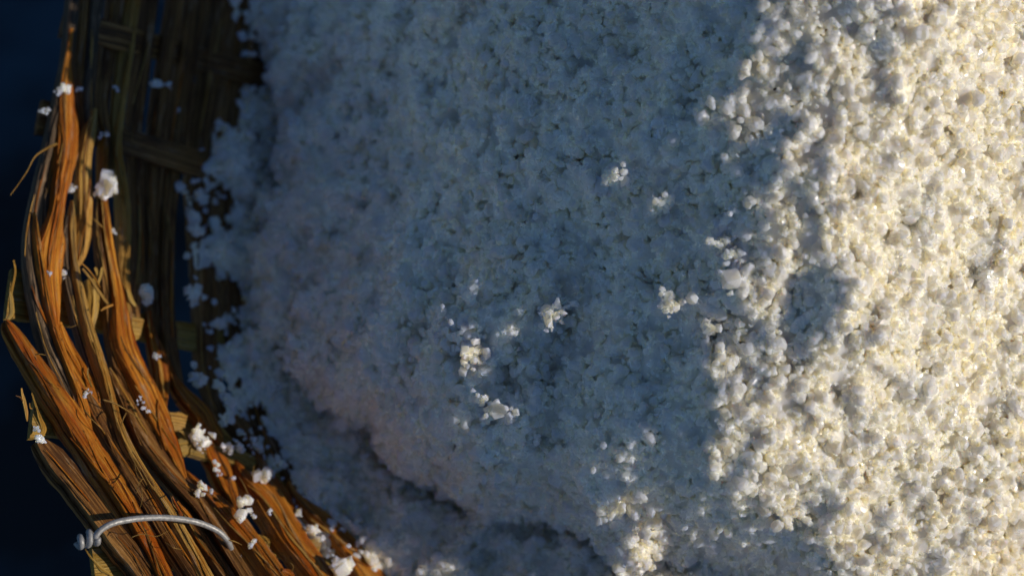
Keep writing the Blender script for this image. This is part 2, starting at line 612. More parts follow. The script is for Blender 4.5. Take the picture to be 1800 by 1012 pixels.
nv_, nt_ = crystals(np.concatenate([P1, P2]), np.concatenate([r1, r2]), RNG, NOD)
P4, n4 = surface_samples(N_FINE, RNG)
r4 = np.clip(np.exp(RNG.normal(math.log(0.00095), 0.3, N_FINE)), 0.0006, 0.002)
P4 = P4 + n4 * (r4 * RNG.uniform(0.2, 2.6, N_FINE))[:, None]
# loose grains that thin out over the canes
gap = wall_z(HX, HY) - HZ
cand = np.argwhere((gap > -0.001) & (gap < 0.010) & (ED < 0.03) & (HX < 0.06))
pw = np.exp(-gap[cand[:, 0], cand[:, 1]] / 0.0035)
pick = cand[RNG.choice(len(cand), 190, p=pw / pw.sum())]
P3 = np.stack([HX[pick[:, 0], pick[:, 1]], HY[pick[:, 0], pick[:, 1]], np.zeros(190)], 1) + np.append(RNG.normal(0, .0006, (190, 2)), np.zeros((190, 1)), 1)
P3[:, 2] = wall_z(P3[:, 0], P3[:, 1]) + RNG.uniform(0.004, 0.0105, 190)
r3 = np.clip(np.exp(RNG.normal(math.log(0.0016), 0.4, 190)), 0.0006, 0.003)
nw_, nu_ = crystals(P3, r3, RNG)
nt_ = np.concatenate([nt_, nu_ + len(nv_)]); nv_ = np.concatenate([nv_, nw_])
gv, gt = crystals(P4, r4, RNG)
gt = np.concatenate([nt_, gt + len(nv_)]); gv = np.concatenate([nv_, gv])
allV = np.concatenate([baseV, gv])
allT = np.concatenate([baseT, gt + len(baseV)])
used = np.unique(baseT)
remap = np.full(len(allV), -1, np.int64)
mask = np.zeros(len(allV), bool); mask[used] = True; mask[len(baseV):] = True
remap[mask] = np.arange(mask.sum())
sharp = np.ones(len(allT), bool); sharp[:len(baseT)] = False
heap = tri_obj('salt_heap', allV[mask], remap[allT], [SALT], sharp=sharp)
tag(heap, 'large heap of coarse white sea salt, shaded on its left slope and sunlit on the right', 'salt', kind='stuff')

# ------------------------------------------------------------------ basket
basket = empty('wicker_basket', tuple(on_wall(120, 560, 0.0)))
tag(basket, 'weathered basket of split orange brown cane holding the salt, rim at left', 'basket')


def catmull(pts, step):
    P = np.array(pts, float)
    Q = np.vstack([2 * P[0] - P[1], P, 2 * P[-1] - P[-2]])
    res = []
    for i in range(1, len(Q) - 2):
        n = max(2, int(np.hypot(*(Q[i + 1, :2] - Q[i, :2])) / step))
        t = np.linspace(0, 1, n, endpoint=False)[:, None]
        a, b, c, d = Q[i - 1], Q[i], Q[i + 1], Q[i + 2]
        res.append(0.5 * (2 * b + (c - a) * t + (2 * a - 5 * b + 4 * c - d) * t * t + (3 * b - a - 3 * c + d) * t ** 3))
    res.append(P[-1:])
    return np.vstack(res)


def strip(name, pts, h, tone, thick=0.0028, camber=0.0012, tilt=0.0, wave=0.0, rough_edge=0.05, step=7, parent=None, seed=None, groove=0.0, ridge=0.0, t0=-0.1):
    """a split cane: (x, y, width) traced along it, h its height before the wall (m, number or list of numbers)"""
    rng = np.random.default_rng(seed if seed is not None else abs(hash((round(pts[0][0]), round(pts[0][1]), len(pts)))) % 99991)
    hs = np.full(len(pts), h, float) if np.isscalar(h) else np.asarray(h, float) if len(h) == len(pts) else np.interp(np.linspace(0, 1, len(pts)), np.linspace(0, 1, len(h)), h)
    C = catmull([(*p, q) for p, q in zip(pts, hs)], step)
    n = len(C)
    if n > 24:                                   # canes are stiff: even out the path
        kk = np.hanning(11 if n < 60 else 25); kk /= kk.sum(); hw = len(kk) // 2
        for c_ in (0, 1):
            ext = np.r_[2 * C[0, c_] - C[hw:0:-1, c_], C[:, c_], 2 * C[-1, c_] - C[-2:-hw - 2:-1, c_]]
            C[:, c_] = np.convolve(ext, kk, 'valid')
    tg = np.gradient(C[:, :2], axis=0)
    tg /= np.linalg.norm(tg, axis=1, keepdims=True) + 1e-9
    nm = np.stack([-tg[:, 1], tg[:, 0]], 1)
    nm = np.where((nm[:, :1] < 0), -nm, nm)         # +x side
    wd = np.maximum(C[:, 2], 1.5)
    arc = np.r_[0, np.cumsum(np.hypot(*np.diff(C[:, :2], axis=0).T))]
    o1, o2 = rng.uniform(0, 900, 2)
    eL = 1 + rough_edge * 2 * (fbm(arc / 22 + o1, np.zeros(n) + 3, 7, 3) - .44) * 2
    eR = 1 + rough_edge * 2 * (fbm(arc / 22 + o2, np.zeros(n) + 9, 8, 3) - .44) * 2
    wv = wave * (fbm(arc / 70 + o1, np.zeros(n), 12, 2) - .4) * 2
    M = 9
    ts = np.linspace(-0.5, 0.5, M)
    if ridge: ts = np.array([-0.5, (t0 - 0.5) * 0.5, t0 - 0.02, t0 + 0.02, t0 * .75 + .125, t0 * .5 + .25, t0 * .25 + .375, 0.47, 0.5])
    gr = rng.normal(0, 1, M) * groove
    V = np.zeros((n, M + 4, 3)); U = np.zeros((n, M + 4, 2))
    for k, t in enumerate(ts):
        ox = np.where(t < 0, t * wd * eL, t * wd * eR)
        hh = C[:, 3] + wv + camber * (1 - 4 * t * t) * np.minimum(1, wd / 20) + tilt * t + gr[k] * np.minimum(1, wd / 25) \
            - ridge * np.maximum(0, (t0 - t) / (t0 + 0.5)) * np.minimum(1, wd / 28) + 0.0004 * (fbm(arc / 30 + o2, np.full(n, t * 6.0), 14, 3) - .44)
        V[:, k] = on_wall(C[:, 0] + nm[:, 0] * ox, C[:, 1] + nm[:, 1] * ox, hh)
        U[:, k, 0] = arc * 0.00025; U[:, k, 1] = ox * 0.00025
    nw = wall_normal(V[:, M // 2])
    th = thick * np.minimum(1, wd / 14)[:, None]
    for k, (t, src) in enumerate(((0.5, M - 1), (0.28, 6), (-0.28, 2), (-0.5, 0))):
        V[:, M + k] = V[:, src] - nw * th * (1.0 if k in (1, 2) else 0.85)
        U[:, M + k] = U[:, src] + [0, 0.004 if t > 0 else -0.004]
    U += rng.uniform(0, 9, 2)
    R = M + 4
    F = []
    for i in range(n - 1):
        for k in range(R):
            F.append((i * R + k, i * R + (k + 1) % R, (i + 1) * R + (k + 1) % R, (i + 1) * R + k))
    F.append(tuple(range(R - 1, -1, -1)))
    F.append(tuple((n - 1) * R + k for k in range(R)))
    o = mesh_obj(name, V.reshape(-1, 3), F, CANE[tone], basket if parent is None else None, smooth=True, uvs=U.reshape(-1, 2))
    if parent is not None: o.parent = parent
    me = o.data
    # crisp edges between face and sides
    bm = bmesh.new(); bm.from_mesh(me)
    bmesh.ops.recalc_face_normals(bm, faces=bm.faces[:])
    for e in bm.edges:
        if len(e.link_faces) == 2 and e.calc_face_angle(0) > math.radians(20): e.smooth = False
    bm.to_mesh(me); bm.free()
    return o


MM = 0.001
# stakes: flat slats that run from the rim down the wall
STAKES = [
    ([(112, 40, 50), (200, 62, 44), (310, 92, 40), (420, 122, 40), (520, 150, 40)], np.array([1, 9, 1, 9, 2]) * MM, 'brown'),
    ([(70, 205, 62), (160, 225, 50), (310, 276, 44), (420, 306, 44), (500, 330, 40)], np.array([1, 2, 10, 2, 8]) * MM, 'brown'),
    ([(16, 515, 88), (60, 520, 84), (130, 538, 66), (240, 572, 46), (345, 592, 42), (430, 604, 40), (520, 620, 40)], 1 * MM, 'yellow'),
    ([(58, 728, 76), (110, 735, 66), (200, 742, 50), (310, 752, 42), (370, 775, 40), (430, 800, 40), (520, 850, 40)], 1 * MM, 'yellow'),
    ([(300, 792, 26), (330, 783, 30), (372, 792, 30), (420, 802, 26), (450, 815, 20)], 7 * MM, 'yellow'),
    ([(165, 992, 72), (230, 984, 60), (340, 968, 46), (460, 957, 40), (560, 962, 36), (660, 985, 36)], 1 * MM, 'yellow'),
    ([(270, 1080, 50), (400, 1050, 40), (540, 1030, 36), (650, 1040, 36)], 1 * MM, 'yellow'),
]
for p, h, tone in STAKES:
    strip('stake', p, h, tone, thick=0.003, camber=0.0005, rough_edge=0.06)

# canes woven along the wall, rim side first
CANES = [
    # deep canes, upper and inner wall; long ones split, shade put into browner upper lengths
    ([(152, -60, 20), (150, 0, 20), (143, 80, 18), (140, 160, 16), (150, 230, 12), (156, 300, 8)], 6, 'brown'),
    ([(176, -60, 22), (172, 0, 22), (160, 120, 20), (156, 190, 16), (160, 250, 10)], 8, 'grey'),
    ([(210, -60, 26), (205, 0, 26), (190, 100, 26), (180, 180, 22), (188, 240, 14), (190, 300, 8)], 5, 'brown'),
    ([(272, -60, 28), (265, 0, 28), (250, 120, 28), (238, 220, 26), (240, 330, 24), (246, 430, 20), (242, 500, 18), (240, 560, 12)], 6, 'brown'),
    ([(318, -60, 26), (310, 0, 26), (290, 130, 26), (272, 260, 26), (268, 380, 22), (270, 470, 24), (268, 545, 22), (272, 590, 14)], [4, 6, 5, 4], 'brown'),
    ([(262, 545, 6), (264, 570, 10), (270, 592, 16), (275, 610, 23), (282, 635, 29), (285, 650, 31), (286, 670, 28), (287, 700, 17), (288, 720, 10)], [6, 8, 6], 'orange'),
    ([(352, -60, 34), (345, 0, 34), (328, 120, 34), (312, 230, 34), (300, 340, 30), (292, 450, 30), (294, 560, 28), (304, 640, 24), (322, 700, 14)], [5, 4, 7, 5], 'brown'),
    ([(296, 630, 4), (303, 655, 9), (312, 675, 17), (327, 696, 26), (345, 715, 32), (358, 731, 36), (366, 749, 38), (376, 767, 36), (388, 780, 16)], [7, 9, 9], 'orange'),
    ([(394, -60, 36), (385, 0, 36), (370, 120, 38), (355, 230, 38), (347, 340, 36), (358, 450, 40), (362, 550, 40), (364, 640, 36), (380, 700, 34), (415, 755, 32), (452, 800, 20)], [4, 6, 4, 6], 'brown'),
    ([(440, 775, 6), (448, 790, 12), (458, 812, 17), (468, 835, 23), (482, 855, 30), (495, 870, 30), (505, 888, 22), (510, 906, 10)], [7, 8, 8], 'orange'),
    ([(434, -60, 36), (425, 0, 36), (412, 120, 38), (398, 230, 38), (394, 340, 38), (402, 450, 38), (408, 560, 38), (418, 640, 36), (445, 710, 34), (480, 780, 32), (518, 850, 26), (550, 900, 14)], [4, 5, 4, 6], 'brown'),
    ([(508, 845, 6), (516, 866, 12), (530, 885, 22), (553, 903, 32), (590, 939, 42), (617, 974, 50), (646, 1012, 56), (690, 1080, 58)], [8, 10, 10], 'orange'),
    ([(470, -60, 36), (462, 0, 36), (450, 120, 36), (440, 230, 36), (436, 340, 36), (442, 450, 36), (448, 560, 36), (470, 650, 34), (510, 730, 32), (555, 800, 30), (610, 870, 32), (670, 940, 36), (740, 1012, 36), (800, 1080, 36)], [3, 4, 3, 5, 4], 'brown'),
    ([(415, 700, 20), (450, 745, 24), (500, 815, 26), (548, 880, 26), (600, 935, 20)], 2, 'brown'),
    # low front tangle
    ([(412, 808, 6), (425, 835, 26), (445, 855, 42), (462, 868, 50), (485, 903, 58), (506, 939, 56), (532, 974, 52), (560, 1012, 54), (610, 1085, 54)], [7, 11, 11, 10], 'orange'),
    ([(366, 780, 20), (372, 800, 27), (385, 815, 35), (392, 832, 37), (398, 850, 31), (408, 870, 25), (417, 892, 10)], 8, 'orange'),
    ([(325, 826, 6), (345, 850, 17), (365, 868, 25), (383, 885, 31), (408, 916, 42), (434, 947, 43), (456, 977, 46), (480, 1012, 48), (525, 1085, 48)], [6, 9, 10], 'orange'),
    ([(262, 895, 14), (285, 930, 26), (305, 960, 28), (330, 1000, 30), (375, 1075, 30)], 5, 'brown'),
    ([(312, 884, 8), (335, 920, 24), (352, 950, 28), (372, 980, 30), (395, 1012, 32), (440, 1080, 32)], 7, 'brown'),
    ([(192, 646, 4), (202, 670, 17), (212, 689, 23), (222, 710, 27), (232, 730, 31), (246, 760, 37), (262, 785, 39), (283, 811, 39), (307, 840, 37), (335, 868, 33), (360, 903, 29), (386, 939, 25), (407, 974, 26), (430, 1012, 28), (470, 1080, 28)], [7, 11, 12, 12], 'brown'),
    # rim canes, upper
    ([(242, -60, 24), (235, 0, 24), (220, 110, 24), (208, 200, 20), (205, 255, 14), (207, 285, 16), (214, 315, 19), (220, 350, 21), (220, 369, 21), (220, 422, 21), (219, 475, 19), (221, 511, 17), (225, 545, 20), (223, 575, 18), (220, 604, 8)], [6, 8, 10, 9], 'straw'),
    ([(184, 238, 8), (185, 262, 14), (183, 285, 15), (181, 308, 14), (181, 340, 14), (184, 369, 16), (187, 404, 17), (193, 440, 18), (199, 475, 20), (206, 511, 24), (212, 547, 30), (210, 582, 40), (217, 618, 43), (231, 640, 42), (249, 671, 43), (265, 707, 46), (278, 742, 44), (295, 778, 35), (312, 811, 25), (326, 840, 8)], [8, 11, 13, 12], 'orange'),
    ([(174, 350, 6), (173, 380, 8), (174, 405, 10), (177, 440, 13), (184, 475, 15), (190, 520, 15), (193, 560, 13), (200, 610, 15), (210, 650, 15), (222, 685, 10), (233, 708, 5)], 8, 'brown'),
    ([(168, 190, 5), (166, 205, 12), (160, 224, 19), (155, 260, 21), (151, 280, 22), (150, 315, 25), (151, 351, 28), (150, 387, 28), (147, 422, 26), (143, 449, 18), (139, 467, 5)], [9, 12, 11], 'straw'),
    ([(120, 380, 6), (118, 400, 8), (116, 440, 13), (122, 490, 15), (134, 547, 16), (146, 590, 16), (154, 618, 17), (163, 640, 19), (174, 671, 19), (186, 707, 17), (200, 742, 13), (216, 772, 7)], 8, 'grey'),
    ([(160, 490, 14), (164, 520, 22), (163, 548, 20), (160, 575, 12), (163, 600, 6)], 7, 'yellow'),
    ([(104, 566, 8), (114, 600, 19), (134, 636, 23), (153, 671, 27), (172, 695, 21), (190, 720, 17), (205, 745, 15), (222, 778, 10)], 9, 'orange'),
    ([(148, 686, 10), (154, 700, 18), (170, 735, 31), (195, 776, 33), (216, 811, 33), (238, 847, 31), (262, 882, 33), (275, 905, 31), (300, 945, 31), (345, 1012, 35), (390, 1080, 35)], [9, 11, 11], 'brown'),
    ([(127, 352, 4), (127, 387, 12), (127, 440, 10), (134, 475, 13), (141, 511, 15), (148, 547, 16), (159, 582, 17), (169, 618, 18), (177, 636, 18), (188, 671, 17), (198, 707, 15), (207, 742, 13), (221, 778, 16), (243, 811, 14), (263, 847, 15), (290, 882, 19), (302, 905, 21), (328, 948, 21), (362, 1012, 25), (400, 1080, 25)], [9, 13, 14, 13], 'straw'),
    ([(126, 50, 8), (118, 118, 14), (114, 150, 24), (117, 171, 28), (120, 224, 37), (120, 260, 40), (117, 280, 40), (111, 315, 30), (105, 351, 22), (100, 387, 28), (92, 420, 42), (87, 445, 48), (86, 475, 43), (88, 511, 35), (93, 547, 25), (99, 570, 16), (101, 592, 5)], [8, 11, 12, 10], 'orange'),
    ([(61, 373, 3), (63, 400, 9), (66, 430, 13), (74, 470, 15), (83, 520, 15), (95, 575, 12), (108, 612, 13), (122, 650, 14), (136, 685, 18), (146, 715, 22), (156, 750, 12), (163, 770, 4)], [11, 14, 12], 'orange'),
    ([(134, -60, 20), (130, 0, 20), (120, 110, 18), (103, 180, 16), (84, 270, 15), (63, 351, 15), (51, 422, 17), (51, 458, 18), (58, 493, 21), (70, 547, 26), (79, 582, 30), (91, 618, 33), (100, 640, 36), (116, 671, 33), (130, 707, 29), (146, 742, 18), (160, 768, 5)], [8, 8, 10, 12, 10], 'grey'),
    ([(102, 200, 8), (96, 240, 12), (90, 300, 14), (84, 350, 14), (79, 400, 14), (75, 440, 10), (72, 480, 6)], 6, 'grey'),
    ([(10, 563, 8), (22, 580, 20), (34, 600, 29), (55, 635, 34), (80, 671, 40), (104, 707, 46), (128, 742, 50), (150, 776, 48), (171, 811, 44), (190, 838, 42), (208, 864, 42), (226, 897, 38), (252, 939, 36), (287, 1012, 34), (320, 1080, 34)], [10, 13, 13, 12], 'orange'),
    ([(68, 772, 16), (82, 790, 34), (100, 811, 45), (129, 847, 43), (156, 882, 41), (172, 903, 41), (194, 932, 42), (229, 974, 44), (256, 1012, 44), (300, 1080, 44)], [9, 10, 10], 'brown'),
]
for i, (p, h, tone) in enumerate(CANES):
    hh = np.array(h, float) * MM if not np.isscalar(h) else h * MM
    rr = np.random.default_rng(300 + i)
    wide = max(q[2] for q in p) > 27
    cn = strip('cane', p, hh, tone, thick=0.0042, camber=0.0003 if wide else 0.0007, tilt=rr.uniform(-0.001, 0.0025), wave=0.0005, rough_edge=0.07, seed=300 + i, groove=0.0002,
          ridge=(rr.uniform(0.003, 0.006) if p[len(p) // 2][1] > 560 else rr.uniform(0.0015, 0.003)) if wide else 0.0, t0=rr.uniform(-0.34, -0.06))
    hq = np.full(len(p), hh, float) if np.isscalar(hh) else np.interp(np.linspace(0, 1, len(p)), np.linspace(0, 1, len(hh)), hh)
    Cp = catmull([(*a_, b_) for a_, b_ in zip(p, hq)], 9)
    tg_ = np.gradient(Cp[:, :2], axis=0); tg_ /= np.linalg.norm(tg_, axis=1, keepdims=True) + 1e-9
    nm_ = np.stack([-tg_[:, 1], tg_[:, 0]], 1); nm_ = np.where(nm_[:, :1] < 0, -nm_, nm_)
    for k in range(int(np.clip(len(Cp) / 7, 2, 9))):
        ln = int(rr.integers(9, 26)); i0 = int(rr.integers(0, max(1, len(Cp) - ln)))
        seg = Cp[i0:i0 + ln:3]
        if len(seg) < 3 or seg[:, 2].mean() < 11 or seg[:, 1].mean() < 90: continue
        tt = np.linspace(rr.uniform(-.42, .42), rr.uniform(-.42, .42), len(seg)) * .9
        cx = seg[:, 0] + nm_[i0:i0 + ln:3, 0] * tt * seg[:, 2]; cy = seg[:, 1] + nm_[i0:i0 + ln:3, 1] * tt * seg[:, 2]
        wv_ = rr.uniform(1.3, 4.0) * np.sin(np.linspace(0.25, 2.9, len(seg))) ** .6
        strip('split_fibre', [(x_, y_, max(w_, 1.2)) for x_, y_, w_ in zip(cx, cy, wv_)], seg[:, 3] + 0.0005 + rr.uniform(0, .0007), str(rr.choice([tone, tone, 'straw', 'brown', 'orange'])),
              thick=0.0012, camber=0.0004, rough_edge=0.3, step=5, seed=7000 + i * 10 + k, parent=cn)

# the rest of the basket, round under and behind the heap
def far_arc(name, a0, a1, z0, z1, tone, nseg=40):
    th = np.linspace(a0, a1, nseg)
    V, U, F = [], [], []
    for i, q in enumerate(th):
        wob = 0.0015 * math.sin(q * 23 + z0 * 900)
        for z, dr in ((z0, 0), (z1, 0), (z1, 0.004), (z0, 0.004)):
            r = WALL_R + z * CA / SA + dr + wob
            V.append((WALL_C[0] + r * math.cos(q), WALL_C[1] + r * math.sin(q), z)); U.append((q * 0.3, z))
    for i in range(nseg - 1):
        for k in range(4):
            F.append((i * 4 + k, i * 4 + (k + 1) % 4, i * 4 + 4 + (k + 1) % 4, i * 4 + 4 + k))
    return mesh_obj(name, V, F, CANE[tone], basket, uvs=U)


for i, z in enumerate(np.arange(-0.195, 0.0, 0.0125)):
    far_arc('cane', math.radians(-112), math.radians(128), z, z + 0.0145, ('brown', 'orange', 'grey')[i % 3])
Vb = [(WALL_C[0] + 0.10 * math.cos(q), WALL_C[1] + 0.10 * math.sin(q), zz) for zz in (-0.198, -0.204) for q in np.linspace(0, 2 * math.pi, 40, endpoint=False)]
mesh_obj('base', Vb, [tuple(range(40)), tuple(range(79, 39, -1))] + [(k, (k + 1) % 40, 40 + (k + 1) % 40, 40 + k) for k in range(40)], CANE['brown'], basket, uvs=[(v[0], v[1]) for v in Vb])

# torn splinters and frayed stake ends
SPLINTERS = [
    ([(145, 472, 5), (160, 490, 7), (174, 512, 9), (190, 534, 6)], 17, 'straw'), ([(144, 463, 3), (156, 474, 4), (168, 490, 5), (176, 505, 3)], 18, 'straw'),
    ([(168, 470, 8), (173, 485, 10), (172, 500, 7)], 16, 'yellow'), ([(180, 470, 5), (177, 484, 7), (172, 500, 6)], 17, 'yellow'),
    ([(177, 546, 4), (187, 540, 6), (199, 535, 5)], 19, 'straw'), ([(224, 508, 8), (230, 525, 12), (239, 538, 6)], 12, 'yellow'),
    ([(218, 571, 44), (236, 573, 46), (250, 576, 40)], 7, 'yellow'),
    ([(24, 457, 3), (27, 475, 6), (24, 495, 7), (20, 515, 8)], 6, 'yellow'), ([(18, 512, 6), (21, 535, 12), (21, 552, 13), (10, 566, 5)], 6, 'yellow'),
    ([(38, 682, 5), (41, 700, 9), (46, 722, 10), (48, 740, 4)], 8, 'straw'), ([(28, 695, 2), (36, 698, 4), (40, 705, 4)], 8, 'brown'),
    ([(56, 690, 3), (63, 712, 5), (71, 735, 9), (78, 755, 12), (70, 766, 8), (62, 768, 4)], 7, 'yellow'),
    ([(52, 708, 2), (53, 716, 3), (57, 718, 2)], 8, 'straw'),
    ([(150, 964, 3), (158, 976, 5), (168, 988, 6), (178, 998, 11), (190, 1006, 8), (203, 1018, 8)], 8, 'yellow'),
    ([(290, 737, 34), (312, 739, 34), (327, 742, 28)], 9, 'straw'),
    ([(384, 745, 5), (396, 760, 7), (408, 772, 3)], 10, 'yellow'), ([(394, 765, 6), (400, 785, 10), (404, 800, 6)], 8, 'yellow'),
    ([(440, 955, 30), (460, 957, 34), (474, 958, 26)], 5, 'yellow'), ([(476, 972, 4), (484, 976, 7), (482, 982, 4)], 10, 'yellow'),
    ([(530, 957, 30), (548, 960, 30), (563, 963, 24)], 6, 'yellow'), ([(563, 980, 4), (572, 987, 5), (580, 992, 3)], 6, 'yellow'),
    ([(303, 872, 3), (310, 888, 6), (320, 906, 8)], 16, 'orange'), ([(312, 880, 5), (326, 898, 10), (338, 912, 6)], 14, 'orange'),
    ([(155, 646, 3), (155, 660, 5), (162, 680, 4)], 12, 'yellow'), ([(497, 1000, 8), (510, 1004, 12), (516, 1012, 10)], 11, 'orange'),
]
for i, (p, h, tone) in enumerate(SPLINTERS):
    strip('splinter', [(x_, y_, w_ * (0.6 if w_ < 20 else 1)) for x_, y_, w_ in p], h * MM, tone, thick=0.0016, camber=0.0006, rough_edge=0.22, step=4, seed=900 + i)


def tube(name, P, r, mat, parent, seg=8, taper=0.0):
    P = np.asarray(P, float); n = len(P)
    T = np.gradient(P, axis=0); T /= np.linalg.norm(T, axis=1, keepdims=True)
    a = np.array([0.3, 0.2, 0.93])
    V = []
    for i in range(n):
        b = np.cross(T[i], a); b /= np.linalg.norm(b)
        a = np.cross(b, T[i])
        rr = r * (1 - taper * i / (n - 1))
        for k in range(seg):
            q = 2 * math.pi * k / seg
            V.append(P[i] + rr * (math.cos(q) * a + math.sin(q) * b))
    F = [(i * seg + k, i * seg + (k + 1) % seg, (i + 1) * seg + (k + 1) % seg, (i + 1) * seg + k) for i in range(n - 1) for k in range(seg)]
    F += [tuple(range(seg - 1, -1, -1)), tuple((n - 1) * seg + k for k in range(seg))]
    o = mesh_obj(name, V, F, mat, None, smooth=True, uvs=np.stack([np.repeat(np.arange(n) * .002, seg), np.tile(np.arange(seg) * .001, n)], 1))
    if parent is not None:
        o.parent = parent
        if parent.parent is None:
            o.matrix_parent_inverse = parent.matrix_basis.inverted()      # a part's own origin stays at the world's
    return o


FIBRES = [
    ([(100, 253), (84, 260), (62, 275), (48, 300), (32, 324), (18, 343)], [16, 18, 22, 20, 16, 14], .45),
    ([(163, 384), (170, 390), (181, 400)], [16, 18, 16], .4),
    ([(180, 702), (200, 708), (225, 722), (250, 739)], [18, 20, 20, 17], .32), ([(222, 725), (217, 735), (213, 748)], [20, 21, 19], .3),
    ([(148, 720), (160, 735), (175, 750), (186, 762)], [17, 19, 19, 17], .25),
    ([(236, 815), (241, 835), (248, 855), (250, 875), (246, 893)], [17, 20, 24, 24, 20], .22), ([(251, 840), (244, 850), (240, 866)], [22, 25, 24], .2),
    ([(226, 795), (236, 812), (247, 832), (258, 852)], [18, 20, 20, 18], .28), ([(300, 870), (304, 885), (312, 896)], [17, 21, 18], .2),
    ([(230, 944), (250, 938), (275, 942), (296, 932)], [18, 21, 22, 20], .16), ([(290, 952), (305, 962), (320, 965)], [18, 21, 19], .2),
    ([(395, 948), (410, 950), (425, 957)], [16, 18, 14], .25), ([(512, 1004), (516, 995), (510, 988)], [14, 18, 20], .2),
    ([(446, 818), (445, 830), (444, 850)], [14, 15, 13], .25), ([(62, 623), (70, 622), (80, 624)], [20, 23, 22], .2), ([(120, 575), (128, 574), (136, 570)], [14, 16, 14], .15),
    ([(420, 838), (428, 850), (436, 868)], [15, 17, 15], .25),
]
for p, h, r in FIBRES:
    C = catmull([(*a, b) for a, b in zip(p, h)], 4)
    tube('fibre', on_wall(C[:, 0], C[:, 1], C[:, 2] * MM), r * MM * 1.3, CANE['straw'], basket, seg=6, taper=0.5)

# binding wire looped over the rim, twisted at its left end
wp = [(166, 946, 15), (172, 936, 17), (184, 926, 19), (205, 917, 21), (240, 911, 22), (280, 909, 22), (320, 912, 21), (352, 919, 20), (380, 931, 19), (396, 945, 17), (404, 958, 14), (406, 972, 9), (402, 988, 4)]
C = catmull(wp, 4)
wire = tube('binding_wire', on_wall(C[:, 0], C[:, 1], C[:, 2] * MM), 0.00132, WIRE, basket, seg=14)
wire['label'] = 'grey galvanised wire looped over the rim and twisted at its end'
t = np.linspace(0, 1, 70)
kx, ky = 168 - 32 * t, 942 + 12 * t
ang = 2 * math.pi * 2.4 * (t + 0.06 * np.sin(7 * t)) + 2.2
base = on_wall(kx, ky, 0.014 - 0.004 * t)
tv = base[-1] - base[0]; tv /= np.linalg.norm(tv)
e1 = np.cross(tv, [0, 0, 1]); e1 /= np.linalg.norm(e1); e2 = np.cross(e1, tv)
kr = 0.0023 * (1.25 - 0.5 * t)[:, None]
KP = base + kr * (np.cos(ang)[:, None] * e1 + np.sin(ang)[:, None] * e2)
tube('knot', KP, 0.00140, WIRE, wire, seg=12)

# ------------------------------------------------------------------ stray salt on the basket and standing out of the heap
def salt_cluster(name, centre, nrm, rx, ry, label, group, n=None, seed=0, up=0.75, cr=None):
    rng = np.random.default_rng(seed)
    rr = max(rx, ry)
    if n is None: n = int(np.clip((rr / 0.0011) ** 2 * 1.3, 5, 46))
    if cr is None: cr = np.clip(rr * 0.42, 0.0006, 0.0020)
    nrm = np.asarray(nrm) / np.linalg.norm(nrm)
    a = np.array([1.0, 0, 0]) - nrm * nrm[0]; a /= np.linalg.norm(a); b = np.cross(nrm, a)
    hz = min(rx, ry) * up
    q = np.zeros((n, 3))
    for k in range(1, n):                      # each crystal sticks to one that is already there
        d = rng.normal(0, 1, 3); d /= np.linalg.norm(d)
        q[k] = q[rng.integers(0, k)] + d * rng.uniform(.7, 1.2)
    q -= (q.max(0) + q.min(0)) / 2
    q /= np.abs(q).max(0) + 1e-6
    P = q[:, :1] * (rx - cr * .6) * a + q[:, 1:2] * (ry - cr * .6) * b + (q[:, 2:] * 0.8 + 0.35) * hz * nrm
    r = cr * np.exp(rng.normal(0, .34, n))
    V, T = crystals(P, r, rng)
    o = tri_obj(name, V, T, [SALT])
    o.location = centre
    tag(o, label, 'salt', group)
    return o


